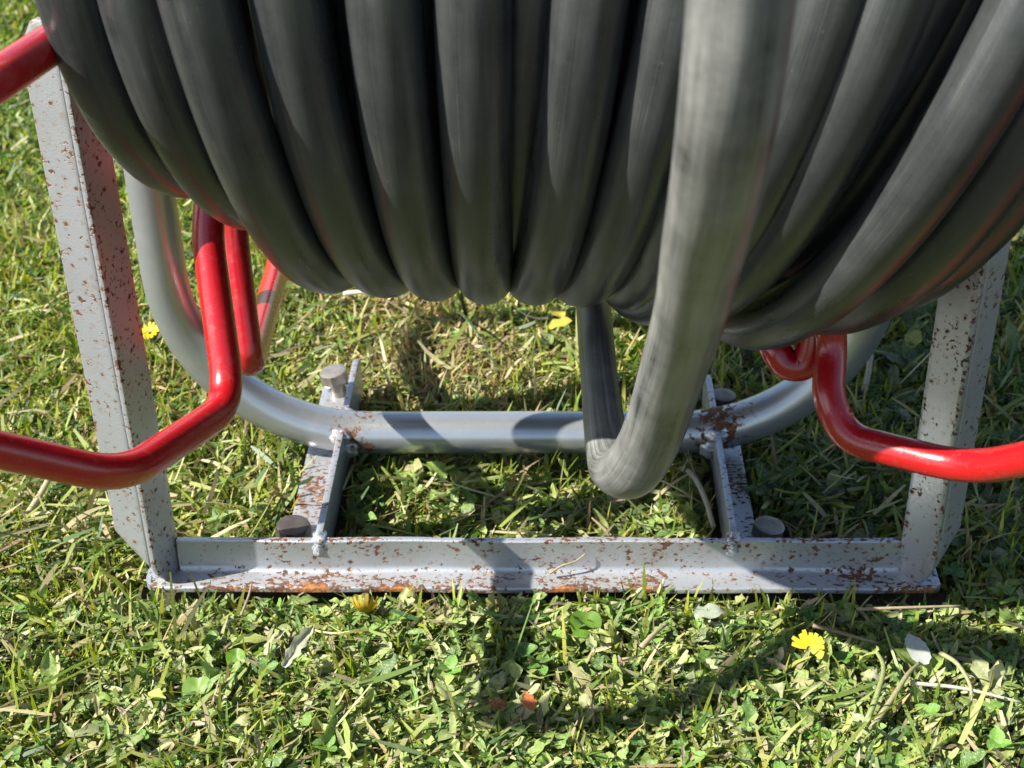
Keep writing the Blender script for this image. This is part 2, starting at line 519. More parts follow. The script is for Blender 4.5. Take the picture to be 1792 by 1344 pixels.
# base brackets: angle sections running back under the pipe, two bolts each
def blob(name, c, r, parent, mat, seed):
    bm = bmesh.new(); bmesh.ops.create_icosphere(bm, subdivisions=3, radius=1)
    rs = np.random.default_rng(seed); ph = rs.uniform(0, 6, 6)
    for v in bm.verts:
        p = v.co.copy()
        k = 1 + .18 * math.sin(p.x * 4 + ph[0]) * math.sin(p.y * 5 + ph[1]) + .12 * math.sin(p.z * 7 + ph[2] + p.x * 3)
        v.co = Vector(c) + Vector((p.x * r[0], p.y * r[1], p.z * r[2])) * k
    me = bpy.data.meshes.new(name); bm.to_mesh(me); bm.free()
    set_rust(me, lambda v: np.full(len(v), .22))
    return link(name, me, mat, parent)
def bolt(c, top, mat, parent, rot, tilt=0, r=.0105, label=None, shank=.02):
    """hexagon head with chamfered rim, washer face and shank"""
    h = .0085; V = []; Fs = []
    def ring(rad, z, hexa):
        for k in range(24):
            a = k / 24 * 2 * math.pi
            rr = rad
            if hexa: rr = rad * math.cos(math.pi / 6) / math.cos((a % (math.pi / 3)) - math.pi / 6)
            V.append((rr * math.cos(a), rr * math.sin(a), z))
    ring(.0058, -shank, 0); ring(.0058, -h - .0002, 0); ring(r * .95, -h, 0); ring(r, -h + .0004, 1); ring(r, -.0018, 1); ring(r * .93, -.0003, 0); ring(r * .86, 0, 0); ring(r * .35, -.0001, 0)
    for i in range(7):
        for k in range(24):
            k2 = (k + 1) % 24; Fs.append((i * 24 + k, i * 24 + k2, (i + 1) * 24 + k2, (i + 1) * 24 + k))
    Fs.append(tuple(7 * 24 + k for k in range(24)))
    Mx = Matrix.Translation((c[0], c[1], top)) @ Matrix.Rotation(math.radians(tilt), 4, 'Y') @ Matrix.Rotation(rot, 4, 'Z')
    me = mesh('bolt', [Mx @ Vector(v) for v in V], Fs); flat_shade(me, 28)
    o = link('bolt', me, mat, parent, smooth=False)
    if label: o['label'] = label
    return o
def bracket(xw, side, y1, wflat, bolts, seed):
    t = .0042
    y0, H = .0207, .030
    # upright leg with a round notch for the pipe, rounded back top corner
    poly = [(y0, .0), (y1, .0), (y1, H - .010), (y1 - .003, H - .003), (y1 - .010, H), (HY + .0148, H)]
    for k in range(9):
        a = math.radians(42 - k / 8 * 264)
        poly.append((HY + .0146 * math.cos(a), .0202 + .0146 * math.sin(a))) if .0202 + .0146 * math.sin(a) < H else None
    poly += [(HY - .0148, H), (y0, H)]
    cuts = [((0, y, 0), (0, 1, 0)) for y in np.linspace(.03, y1 - .012, 24)] + [((0, 0, z), (0, 0, 1)) for z in (.008, .016, .024, .027)]
    b1 = prism('upright', poly, (xw, 0, 0), (0, 1, 0), (0, 0, 1), (side, 0, 0), t, .0006, 2, cuts)
    # flat leg
    q = [(y0 + .002, t + .0003), (y1 - .002, t + .0003), (y1 - .002, wflat - .004), (y1 - .006, wflat), (y0 + .006, wflat), (y0 + .002, wflat - .003)]
    cuts = [((0, y, 0), (0, 1, 0)) for y in np.linspace(.03, y1 - .012, 30)] + [((xw + side * f, 0, 0), (1, 0, 0)) for f in (.008, .013, .018, .022)]
    b2 = prism('flat', q, (xw, 0, .0012), (0, 1, 0), (side, 0, 0), (0, 0, 1), .0042, .0007, 2, cuts)
    def rust(v):
        x, y, z = v[:, 0], v[:, 1], v[:, 2]
        fl = (z < .0075) & ((x - xw) * side > .002)
        if side < 0:
            a = np.exp(-((y - .088) / .026) ** 2) * (.50 + .3 * np.sin(x * 420 + y * 260)) + .16
        else:
            a = np.exp(-((y - .105) / .03) ** 2) * .42 + .12
        up = np.clip((z - .025) / .004, 0, 1) * .14 + .04
        return np.clip(np.where(fl, a, up), 0, 1)
    br = grid_plate('base_bracket', [b1, b2], M_BRK, reel, rust)
    for b in bolts: bolt(*b[:3], br, *b[3:])
    # welds: onto the rail, and around the pipe
    xm = xw + side * t / 2
    blob('weld_bead', (xm, .0195, .0262), (.0042, .0052, .0035), br, M_WELD, seed)
    blob('weld_bead', (xm - .001, .0163, .0205), (.0036, .0022, .0052), br, M_WELD, seed + 1)
    blob('weld_bead', (xm, HY - .0128, .0255), (.0072, .0045, .0052), br, M_WELD, seed + 2)
    blob('weld_bead', (xm - side * .004, HY - .0140, .0165), (.006, .003, .0062), br, M_WELD, seed + 3)
    blob('weld_bead', (xm, HY + .0125, .0265), (.006, .0045, .005), br, M_WELD, seed + 4)
    return br
bracket(-.1275, -1, .2225, .0275, [((-.1500, .0455), .0158, M_BOLT_D, .25, 3, .0108, 'dark bolt with a bright worn facet'),
                                ((-.1455, .2080), .0245, M_BOLT_L, .5, -9, .0100, 'pale loose bolt standing proud of the plate', .026)], 5)
bracket(.1095, 1, .2010, .0205, [((.1375, .0520), .0108, M_BOLT_L, .1, 8, .0100, 'dull bolt lying low at the plate edge', .013),
                               ((.1225, .1900), .0160, M_BOLT_D, .4, 4, .0090, None)], 15)

# axle, hubs and drum behind the hose
AY, AZ = .080, .382
tube_me = tube('axle', [(-.243, AY, AZ), (.217, AY, AZ)], .0125, 18)
set_rust(tube_me, lambda v: np.zeros(len(v)) + .05)
link('axle', tube_me, M_PIPE, reel)
for s, x in ((-1, -.222), (1, .222)):
    b = prism('arm', [(0, 0), (.104, 0), (.104, .0320), (.012, .0320), (0, .007)], (x - .0015, .0215, .3370), (0, 1, 0), (0, 0, 1), (1, 0, 0), .004, .0006)
    grid_plate('arm', [b], M_RAIL, reel, lambda v: np.full(len(v), .08))
def disc(name, x0, x1, R, mat, parent, seg=64):
    V = []; Fs = []
    for x, rr in ((x0, .02), (x0, R), (x1, R), (x1, .02)):
        for k in range(seg):
            a = k / seg * 2 * math.pi; V.append((x, AY + rr * math.cos(a), AZ + rr * math.sin(a)))
    for i in range(3):
        for k in range(seg):
            k2 = (k + 1) % seg; Fs.append((i * seg + k, i * seg + k2, (i + 1) * seg + k2, (i + 1) * seg + k))
    me = mesh(name, V, Fs); flat_shade(me, 40)
    return link(name, me, mat, parent, smooth=False)
disc('drum', -.118, .118, .13, M_DRUM, reel)
disc('hub', -.145, -.119, .06, M_RED, reel, 32); disc('hub', .119, .145, .06, M_RED, reel, 32)

# red flange rods: five bent loops on each side
def pol(R, deg, x):
    a = math.radians(deg); return (x, AY - R * math.cos(a), AZ - R * math.sin(a))
RODR = .0084
def petal(side, rot, special=None):
    pts = [pol(.055, 58 + rot, side * .128), pol(.15, 58 + rot, side * .135), pol(.252, 58 + rot, side * .147),
           pol(.306, 36 + rot, side * .172), pol(.356, 17 + rot, side * .180), pol(.335, 5 + rot, side * .172), pol(.282, -2 + rot, side * .160), pol(.15, -2 + rot, side * .135), pol(.055, -2 + rot, side * .128)]
    if special: pts = special
    P = fillet(pts, .022, 8)
    P = np.vstack([P[:1], P[1:]])
    return link('flange_rod', tube('flange_rod', P, RODR, 18), M_RED, reel)
for k in range(5):
    sp = None
    if k == 0:
        sp = [pol(.055, 62, -.128), (-.152, .060, .295), (-.1740, .030, .228), (-.1600, -.024, .1465), (-.1892, -.1226, .1715),
              (-.2300, -.1500, .2060), (-.2600, -.1760, .2350), (-.2640, -.2000, .3200), (-.2380, -.1760, .3560), (-.2100, -.1380, .3630), (-.2000, -.0680, .3590), (-.194, -.018, .352), pol(.055, 4, -.165)]
    if k == 1:
        sp = [pol(.055, 88, -.128), (-.160, .082, .285), (-.1720, .080, .200), (-.1635, .042, .1300), (-.166, .066, .1230), (-.184, .250, .0830), pol(.36, 126, -.186), pol(.27, 135, -.16), pol(.055, 135, -.128)]
    if k < 4: petal(-1, 72 * k, sp)          # the fifth is far above the frame
for k in range(5):
    sp = None
    if k == 0:
        sp = [pol(.055, 52, .128), pol(.15, 54, .135), (.1510, -.0040, .1700), (.1468, -.0260, .1520), (.1560, -.0410, .1370), (.2083, -.0712, .1400), (.2249, -.1003, .1652),
              (.252, -.135, .205), (.264, -.150, .290), (.258, -.130, .410), (.205, -.050, .480), pol(.055, -30, .128)]
    if k == 1:
        sp = [pol(.055, 74, .128), pol(.15, 74, .140), (.1445, .010, .164), (.1410, .008, .1500), (.1300, .009, .1500), (.1240, .014, .160), (.116, .120, .140), pol(.28, 128, .15), pol(.055, 128, .128)]
    petal(1, 72 * k, sp)

# ------------------------------------------------------------------ the hose
hose = thing('hose', 'long black rubber hose wound in many loops on the reel with one loop hanging loose', 'hose', (0, .08, .382))
HR = .0140
COILS = [(118.0, 45.0, -169.2, -16.5, 18.3), (139.5, 35.0, -146.2, -10.3, 20.6), (181.2, 10.0, -124.1, -3.6, 26.0), (187.1, 0.0, -85.7, -8.4, 15.3), (188.9, 0.0, -54.7, -2.4, 4.9), (190.4, 0.0, -26.4, 3.2, -1.7), (191.0, 0.0, 12.9, 8.5, -21.4), (192.0, 0.0, 43.6, 11.7, -31.7), (194.1, 0.0, 73.3, 5.1, -32.4), (201.3, 6.0, 105.0, 25.2, -55.3), (210.3, 8.0, 168.7, 7.5, -77.7), (206.2, 0.0, 180.5, 21.1, -54.6), (202.2, -10.0, 191.1, 28.8, -46.3), (174.5, 0.0, -6.3, 4.6, -11.6), (199.3, 6.0, 85.0, 23.2, -46.3), (184.3, 8.0, 135.7, 9.5, -73.7), (176.3, 4.0, 158.7, 7.5, -51.7)]
def coil_path(R0, R1, X0, T, U, ph):
    P = []
    for k in range(120):
        a = k / 120 * 2 * math.pi + math.pi           # the joint is at the back
        R = R0 + R1 * max(math.cos(a), 0) ** 1.5 + .7 * math.sin(5 * a + ph) * (1 - max(math.cos(a - .6), 0))
        x = X0 + T * math.cos(a) + U * math.sin(a)
        P.append((x * mm, AY - R * mm * math.cos(a), AZ - R * mm * math.sin(a)))
    return P
for i, c in enumerate(COILS):
    al = np.arange(120) / 120 * 2 * np.pi + np.pi
    rr = .0141 + .0013 * np.clip(np.cos(al + .35), 0, 1) ** 2
    link('hose_coil', tube('hose_coil', coil_path(*c, i * 1.7), rr, 24, closed=True), M_HOSE, hose)
# the layer underneath
bms = []
for i in range(9):
    me = tube('x', coil_path(156, 0, -100 + i * 27, 0, 0, i), HR, 14, closed=True)
    b = bmesh.new(); b.from_mesh(me); bpy.data.meshes.remove(me); bms.append(b)
for r_, x_ in ((105, -130), (88, -142)):
    me = tube('x', coil_path(r_, 0, x_, 0, 0, 1), HR, 14, closed=True)
    b = bmesh.new(); b.from_mesh(me); bpy.data.meshes.remove(me); bms.append(b)
inner = link('inner_coils', bm_join('inner_coils', bms), M_HOSE, hose); inner['kind'] = 'stuff'
# hanging loop
top = [(.085, .20, .70), (.080, .08, .745), (.072, -.06, .740), (.066, -.18, .690), (.061, -.268, .605), (.0575, -.297, .515)]
lp = top + [(.056, -.2965, .440), (.0563, -.272, .389), (.057, -.238, .349), (.059, -.183, .291), (.0575, -.130, .229),
            (.053, -.100, .180), (.0455, -.0865, .1515), (.0395, -.070, .1385), (.0345, -.047, .1400), (.0322, -.020, .1475), (.0308, .014, .154), (.030, .064, .154), (.029, .135, .152), (.03, .20, .17), (.03, .28, .21)]
LP = catmull(lp, 8)
n = len(LP); s = np.linspace(0, len(lp) - 1, n)
kb = 13.0                                   # index of the tight bend
rad = np.interp(s, [0, 9, 11.5, 13, 14.2, 15.5, 20], [.014, .014, .0142, .0138, .0108, .0098, .0098])
sq = np.ones((n, 2)); bend = np.exp(-((s - kb) / .9) ** 2)
sq[:, 0] = 1 + .10 * bend; sq[:, 1] = 1 - .08 * bend
o = link('hanging_loop', tube('hanging_loop', LP, rad, 28, squash=sq), M_LOOP, hose)
o['label'] = 'dusty loop hanging loose in front of the coils'

# ------------------------------------------------------------------ grass and leaves (numpy)
def blades(base, head, L, W, tilt, curl, tint, nseg=3, twist=None, tip=.12):
    n = len(base); m_ = nseg + 1
    t = np.linspace(0, 1, m_)
    phi = tilt[:, None] + curl[:, None] * t[None, :]
    seg = (L / nseg)[:, None]
    h = np.cumsum(np.concatenate([np.zeros((n, 1)), np.sin((phi[:, :-1] + phi[:, 1:]) / 2) * seg], 1), 1)
    z = np.cumsum(np.concatenate([np.zeros((n, 1)), np.cos((phi[:, :-1] + phi[:, 1:]) / 2) * seg], 1), 1)
    hx, hy = np.cos(head), np.sin(head)
    cx = base[:, 0, None] + hx[:, None] * h; cy = base[:, 1, None] + hy[:, None] * h; cz = base[:, 2, None] + z
    prof = np.interp(t, [0, .25, .7, 1], [.75, 1, .8, tip])
    ww = W[:, None] * prof[None, :] * .5
    tw = np.zeros(n) if twist is None else twist
    ct, st_ = np.cos(tw), np.sin(tw)
    # side vector: horizontal, rolled about the blade by tw
    nx = -np.cos(phi) * hx[:, None]; ny = -np.cos(phi) * hy[:, None]; nz = np.sin(phi)
    sx = -hy[:, None] * ct[:, None] + nx * st_[:, None]; sy = hx[:, None] * ct[:, None] + ny * st_[:, None]; sz = nz * st_[:, None]
    A = np.stack([cx - sx * ww, cy - sy * ww, cz - sz * ww], -1); B = np.stack([cx + sx * ww, cy + sy * ww, cz + sz * ww], -1)
    V = np.stack([A, B], 2)                                # n, m, 2, 3
    return V, tint
def blades_mesh(name, parts, mat, label=None):
    Vs, Qs, Ts = [], [], []; off = 0
    for V, tint in parts:
        n, m_ = V.shape[:2]
        g = np.maximum(V[..., 2], -.0125); V = V.copy(); V[..., 2] = g
        idx = np.arange(n * m_ * 2).reshape(n, m_, 2)
        q = np.stack([idx[:, :-1, 0], idx[:, :-1, 1], idx[:, 1:, 1], idx[:, 1:, 0]], -1).reshape(-1, 4) + off
        Vs.append(V.reshape(-1, 3)); Qs.append(q); Ts.append(np.repeat(tint, m_ * 2, 0)); off += n * m_ * 2
    me = quadmesh(name, np.concatenate(Vs), np.concatenate(Qs), np.concatenate(Ts))
    return tag(link(name, me, mat, smooth=False), kind='stuff')

def leaves(base, head, L, W, tilt, curl, roll, fold, lk, la, wave, tint, nsec=8):
    """broad leaves: a folded, waved strip with a lobed outline, five verts across"""
    n = len(base); t = np.linspace(0, 1, nsec)
    phi = tilt[:, None] + curl[:, None] * t
    seg = (L / (nsec - 1))[:, None]
    h = np.cumsum(np.concatenate([np.zeros((n, 1)), np.sin((phi[:, :-1] + phi[:, 1:]) / 2) * seg], 1), 1)
    z = np.cumsum(np.concatenate([np.zeros((n, 1)), np.cos((phi[:, :-1] + phi[:, 1:]) / 2) * seg], 1), 1)
    hx, hy = np.cos(head)[:, None], np.sin(head)[:, None]
    cx = base[:, 0, None] + hx * h; cy = base[:, 1, None] + hy * h; cz = base[:, 2, None] + z
    env = np.sin(np.pi * np.clip(t, .03, .985) ** .8) ** .6
    lob = 1 - la[:, None] * (.5 + .5 * np.cos(2 * np.pi * lk[:, None] * t + base[:, :1] * 900))
    hw = W[:, None] * .5 * env * lob
    lob2 = 1 - la[:, None] * (.5 + .5 * np.cos(2 * np.pi * lk[:, None] * t + base[:, 1:2] * 900 + 1))
    hw2 = W[:, None] * .5 * env * lob2
    ct, st_ = np.cos(roll)[:, None], np.sin(roll)[:, None]
    nx, ny, nz = -np.cos(phi) * hx, -np.cos(phi) * hy, np.sin(phi)
    sx, sy, sz = -hy * ct + nx * st_, hx * ct + ny * st_, nz * st_
    mx, my, mz = nx * ct + hy * st_, ny * ct - hx * st_, nz * ct          # leaf normal
    rows = []
    for k, f in enumerate((-1, -.5, 0, .5, 1)):
        ww = np.where(f < 0, hw, hw2) * abs(f)
        lift = fold[:, None] * ww + wave[:, None] * np.sin(t * 9 + f * 4 + base[:, :1] * 700) * abs(f) * W[:, None]
        sg = np.sign(f)
        rows.append(np.stack([cx + sg * sx * ww + mx * lift, cy + sg * sy * ww + my * lift, cz + sg * sz * ww + mz * lift], -1))
    return np.stack(rows, 2), tint                          # n, nsec, 5, 3
def leaves_arrays(parts):
    Vs, Qs, Ts = [], [], []; off = 0
    for V, tint in parts:
        n, m_, a_ = V.shape[:3]
        V = V.copy(); V[..., 2] = np.maximum(V[..., 2], -.0125)
        idx = np.arange(n * m_ * a_).reshape(n, m_, a_)
        q = np.stack([idx[:, :-1, :-1], idx[:, :-1, 1:], idx[:, 1:, 1:], idx[:, 1:, :-1]], -1).reshape(-1, 4) + off
        Vs.append(V.reshape(-1, 3)); Qs.append(q); Ts.append(np.repeat(tint, m_ * a_, 0)); off += n * m_ * a_
    return np.concatenate(Vs), np.concatenate(Qs), np.concatenate(Ts)

def hits_steel(V):
    """which plants would pass through the steelwork (V: n, ..., 3)"""
    v = V.reshape(len(V), -1, 3); x, y, z = v[..., 0], v[..., 1], v[..., 2]
    bad = (np.abs(x) < .2345) & (y > -.0012) & (y < .0225) & (z < .028)
    for xw, s_, y1, wf in ((-.1275, -1, .2225, .0275), (.1095, 1, .2010, .0205)):
        u = (x - xw) * s_
        bad |= (u > -.0015) & (u < .006) & (y > .018) & (y < y1 + .002) & (z < .032)
        bad |= (u > 0) & (u < wf + .001) & (y > .018) & (y < y1) & (z < .0075)
    for bx, by, bt in ((-.15, .0455, .019), (-.1455, .208, .031), (.1375, .052, .015), (.1225, .19, .021)):
        bad |= ((x - bx) ** 2 + (y - by) ** 2 < .0125 ** 2) & (z < bt)
    bad |= (np.abs(x + .013) < .15) & ((y - HY) ** 2 + (z - .0202) ** 2 < .0150 ** 2)
    bad |= (np.abs(np.abs(x) - .228) < .022) & (y > -.004) & (y < .024) & (z > .002)
    bad |= (np.abs(x) < .24) & (y > -.006) & (y < 0) & (z > -.0015) & (rng.uniform(0, 1, len(v))[:, None] < .45)
    # where the pipe bends up
    for xc in (-.1135, .0875):
        rr = np.hypot(x - xc, z - .138)
        bad |= ((x < xc) if xc < 0 else (x > xc)) & (z < .138) & ((rr - .118) ** 2 + (y - HY) ** 2 < .0155 ** 2)
    return bad.any(1)
def scatter(n, x0, x1, y0, y1):
    x = rng.uniform(x0, x1, n); y = rng.uniform(y0, y1, n)
    return x, y
def pick(cols, wts, n, jit=.22):
    cols = np.array(cols); i = rng.choice(len(cols), n, p=np.array(wts) / np.sum(wts))
    c = cols[i] * rng.uniform(1 - jit, 1 + jit, (n, 1)) * rng.uniform(1 - jit * .4, 1 + jit * .4, (n, 3))
    return np.clip(c, .004, .8)
def clump(x, y, f, seed=0):
    r = np.random.default_rng(seed); s_ = np.zeros_like(x)
    for k in range(5):
        a = r.uniform(0, 6.28); q = f * r.uniform(.6, 1.7); p = r.uniform(0, 6.28)
        s_ += np.sin((x * np.cos(a) + y * np.sin(a)) * q + p)
    return s_ / 5 * 1.6

GREEN = [(.140, .240, .026), (.260, .330, .036), (.370, .395, .060), (.064, .135, .020), (.46, .44, .11), (.60, .53, .27), (.40, .28, .13)]
def visible(x, y, pad=.12):
    half = .30 + (y + .15) * .30 + pad
    return (np.abs(x + .02 + y * .035) < half)
def make_grass():
    parts = []
    # living turf: more blades near the camera
    def turf(n, y0, y1, dens_pad):
        x, y = scatter(n, -1.0, .9, y0, y1); k = visible(x, y, dens_pad); x, y = x[k], y[k]
        # the weedy strip in front holds less grass
        weedy = np.clip((.0 - y) / .05, 0, 1) * (x > -.24)
        shade_weeds = np.clip((x - .12) / .05, 0, 1) * .35
        k = rng.uniform(0, 1, len(x)) > weedy * .28 + shade_weeds
        x, y = x[k], y[k]; n = len(x)
        cl = clump(x, y, 38, 3); cl2 = clump(x, y, 90, 8)
        brown = np.exp(-(((x + .075) / .075) ** 2 + ((y - .265) / .075) ** 2)) * .9 + np.exp(-(((x + .14) / .05) ** 2 + ((y - .36) / .04) ** 2)) * .5
        lush = np.clip((y - .40) / .3, 0, 1) + np.clip((-.26 - x) / .1, 0, 1) * np.clip((.1 - y) / .12, 0, 1)
        head = rng.uniform(0, 2 * np.pi, n) + cl2 * .6
        L = rng.gamma(6, .0027, n) * (1 + .25 * cl); L = np.clip(L * (1 - .35 * np.clip(brown, 0, 1)), .006, .038)
        W = rng.uniform(.0012, .0030, n) * np.interp(y, [-.15, .3, 1.2], [1, .95, 1.25])
        tilt = np.clip(rng.normal(.75, .42, n), .05, 1.5); curl = rng.normal(.55, .45, n)
        base = np.stack([x, y, ground_z(x, y) + rng.uniform(0, .005, n)], 1)
        c_g = pick(GREEN[:5], [3, 4, 4, 2, 2], n); c_l = pick(GREEN[:4], [5, 4, 1, 3], n); c_b = pick([GREEN[5], GREEN[6], (.50, .37, .18), (.3, .3, .08)], [4, 3, 4, 2], n)
        u = rng.uniform(0, 1, n)
        tint = np.where((u < np.clip(lush, 0, .85))[:, None], c_l, c_g)
        dry = np.clip(brown + .10 + .10 * cl + .12 * (np.clip((.42 - y) / .3, 0, 1)) * (y > .02), .02, .93)
        tint = np.where((rng.uniform(0, 1, n) < dry)[:, None], c_b, tint)
        parts.append(blades(base, head, L, W, tilt, curl, tint, 3, rng.normal(0, .5, n)))
    turf(105000, -.24, .12, .10); turf(135000, .12, .5, .10); turf(125000, .5, 1.25, .10); turf(18000, 1.25, 2.0, .1)
    # cut clippings lying on top
    def clip(n, y0, y1, zlo, zhi, mean):
        x, y = scatter(n, -.9, .8, y0, y1); k = visible(x, y, .08); x, y = x[k], y[k]; n = len(x)
        head = rng.normal(.75, .55, n) + rng.choice([0, np.pi], n); rnd = rng.uniform(0, 1, n) < .5
        head = np.where(rnd, rng.uniform(0, 6.28, n), head)
        L = np.clip(rng.gamma(5, mean / 5, n), .005, .05); W = rng.uniform(.0013, .0036, n)
        tilt = np.clip(rng.normal(1.38, .22, n), .7, 1.75); curl = rng.normal(.1, .3, n)
        base = np.stack([x, y, ground_z(x, y) + rng.uniform(zlo, zhi, n)], 1)
        tint = pick([(.28, .35, .08), (.41, .44, .15), (.60, .55, .31), (.16, .25, .05), (.42, .33, .18), (.11, .19, .07)], [4, 4, 3, 3, 1.4, 2], n)
        parts.append(blades(base, head, L, W, tilt, curl, tint, 3, rng.normal(0, .7, n), .45))
    clip(26000, -.24, .5, .003, .014, .013); clip(15000, .5, 1.2, .003, .012, .014)
    clip(2600, .03, .125, .006, .020, .024)
    clip(1500, -.24, .35, .009, .019, .030); clip(11000, -.26, .0, .006, .016, .011)
    good = []
    for V, t in parts:
        k = ~hits_steel(V); good.append((V[k], t[k]))
    # blades lapping over the front lip of the rail
    n = 150; x = rng.uniform(-.228, .228, n); y = rng.uniform(-.011, -.003, n)
    keep = rng.uniform(0, 1, n) < np.clip(.60 + .5 * clump(x, y, 60, 21), .1, 1); x, y = x[keep], y[keep]; n = len(x)
    good.append(blades(np.stack([x, y, ground_z(x, y) + .004], 1), rng.normal(1.57, .75, n), rng.uniform(.011, .022, n), rng.uniform(.0011, .0026, n),
                       np.clip(rng.normal(.25, .15, n), .05, .6), rng.normal(.75, .35, n), pick(GREEN, [3, 4, 3, 2, 2, 2, 1], n), 4, rng.normal(0, .5, n)))
    blades_mesh('grass', [(V, t) for V, t in good if V.shape[1] == 4] + [(V, t) for V, t in good if V.shape[1] != 4], M_GRASS)
make_grass()

WEED = [(.27, .37, .075), (.35, .43, .10), (.17, .30, .042), (.38, .42, .15), (.09, .18, .03), (.47, .48, .25)]
def make_weeds():
    parts = []
    def put(x, y, Lr, Wr, zr, tiltm, lk, la, cols, wts, wave=(.05, .2)):
        n = len(x)
        base = np.stack([x, y, ground_z(x, y) + rng.uniform(*zr, n)], 1)
        L = rng.uniform(*Lr, n); W = L * rng.uniform(*Wr, n)
        parts.append(leaves(base, rng.uniform(0, 6.28, n), L, W, np.clip(rng.normal(tiltm, .35, n), .2, 1.8), rng.normal(.25, .55, n), rng.normal(0, .45, n),
                            rng.normal(.25, .25, n), rng.uniform(*lk, n), rng.uniform(*la, n), rng.uniform(*wave, n), pick(cols, wts, n, .2)))
    def area(n, x0, x1, y0, y1, fn=None):
        x, y = scatter(n, x0, x1, y0, y1)
        k = visible(x, y, .1)
        if fn is not None: k &= rng.uniform(0, 1, n) < fn(x, y)
        return x[k], y[k]
    front = lambda x, y: np.clip((x + .30) / .14, .12, 1) * np.clip((.012 - y) / .02, 0, 1)
    x, y = area(6200, -.42, .42, -.26, .01, front)              # torn leaf pieces
    put(x, y, (.004, .0125), (.5, 1.0), (.004, .015), 1.25, (.6, 2.2), (.1, .5), WEED, [4, 4, 3, 3, 2, 1])
    x, y = area(1900, -.42, .42, -.26, .005, front)             # lobed leaves
    put(x, y, (.012, .026), (.36, .65), (.001, .011), 1.05, (2, 4.5), (.25, .65), WEED, [4, 4, 3, 2, 3, 1])
    x, y = area(5000, -.42, .42, -.26, .008, front)             # narrow shreds
    put(x, y, (.005, .016), (.12, .28), (.005, .017), 1.3, (1, 2), (.05, .3), WEED + [(.42, .36, .22), (.24, .17, .1)], [3, 4, 3, 3, 2, 2, 3, 2])
    # right side in the shade, and inside the frame
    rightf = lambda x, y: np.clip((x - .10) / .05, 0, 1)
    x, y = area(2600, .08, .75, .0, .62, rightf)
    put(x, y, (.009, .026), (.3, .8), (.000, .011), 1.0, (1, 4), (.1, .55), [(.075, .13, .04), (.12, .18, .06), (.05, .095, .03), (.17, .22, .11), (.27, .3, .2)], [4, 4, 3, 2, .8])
    inside = lambda x, y: np.full_like(x, 1.0)
    x, y = area(420, -.12, .11, .025, .125, inside)
    put(x, y, (.007, .018), (.35, .9), (.004, .016), 1.2, (.8, 3), (.1, .5), WEED, [3, 3, 4, 2, 2, 1])
    # scattered small leaves through the rest of the turf
    x, y = area(2600, -.6, .5, .0, .9, inside)
    put(x, y, (.006, .014), (.45, 1.0), (.001, .012), 1.1, (.6, 2), (.05, .3), [(.14, .22, .05), (.22, .28, .08), (.33, .30, .12), (.09, .16, .03)], [4, 4, 2, 2])
    # three-part clover leaves on short stems
    def clover(n, x0, x1, y0, y1, zr, cols, fn=None):
        x, y = area(n, x0, x1, y0, y1, fn); n = len(x)
        cz = ground_z(x, y) + rng.uniform(*zr, n); h0 = rng.uniform(0, 6.28, n); L = rng.uniform(.0045, .0085, n); tl = rng.normal(1.35, .2, n); c = pick(cols, [1] * len(cols), n, .2)
        for k in range(3):
            parts.append(leaves(np.stack([x, y, cz], 1), h0 + k * 2.09 + rng.normal(0, .15, n), L, L * rng.uniform(.8, 1.0, n), tl + rng.normal(0, .12, n), rng.normal(.15, .2, n), rng.normal(0, .15, n),
                                rng.normal(.3, .12, n), np.full(n, .5), np.full(n, .02), np.full(n, .02), c))
    CL = [(.13, .30, .035), (.19, .36, .05), (.09, .22, .03), (.24, .36, .07)]
    clover(420, -.42, .42, -.26, .005, (.010, .017), CL, front)
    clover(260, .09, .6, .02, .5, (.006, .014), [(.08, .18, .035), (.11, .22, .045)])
    clover(330, -.6, .3, .02, .8, (.006, .013), CL)
    good = []
    for V, t in parts:
        k = ~hits_steel(V); good.append((V[k], t[k]))
    V, Q, T = leaves_arrays(good)
    tag(link('weed_leaves', quadmesh('weed_leaves', V, Q, T), M_LEAF, smooth=False), kind='stuff')
make_weeds()

# ------------------------------------------------------------------ single plants and litter
def one_leaf(name, x, y, z, head, L, W, tilt, curl, roll, fold, lk, la, wave, tint, mat, parent=None, nsec=12):
    a = lambda v: np.array([v], float)
    V, T = leaves(np.array([[x, y, z]]), a(head), a(L), a(W), a(tilt), a(curl), a(roll), a(fold), a(lk), a(la), a(wave), np.array([tint]), nsec)
    V, Q, T = leaves_arrays([(V, T)])
    return link(name, quadmesh(name, V, Q, T), mat, parent, smooth=False)
def const_tint(me, c):
    a = me.attributes.new('tint', 'FLOAT_COLOR', 'POINT'); a.data.foreach_set('color', np.tile(np.array([*(q * ALB for q in c), 1], np.float32), len(me.vertices)))

def rosette(x, y, n, Lr, label, seed, tints, up=1.1):
    r = np.random.default_rng(seed)
    t = thing('broadleaf_weed', label, 'weed', (x, y, ground_z(x, y)), 'broadleaf weeds in the turf')
    a0 = r.uniform(0, 6.28)
    for k in range(n):
        c = np.array(tints[k % len(tints)]) * r.uniform(.85, 1.15)
        h = a0 + k * 2.4; L = r.uniform(*Lr)
        one_leaf('leaf', x + .002 * math.cos(h), y + .002 * math.sin(h), ground_z(x, y) + .008, h, L, L * r.uniform(.34, .5), up + r.uniform(-.25, .25), r.uniform(.1, .6), r.normal(0, .2), .25, r.uniform(2.5, 4), r.uniform(.3, .6), .1, c, M_LEAF, t)
    return t
PALE = [(.36, .43, .16), (.29, .37, .11), (.42, .46, .21)]
rosette(-.105, -.062, 7, (.020, .032), 'pale lobed weed below the wilted yellow flower', 1, PALE)
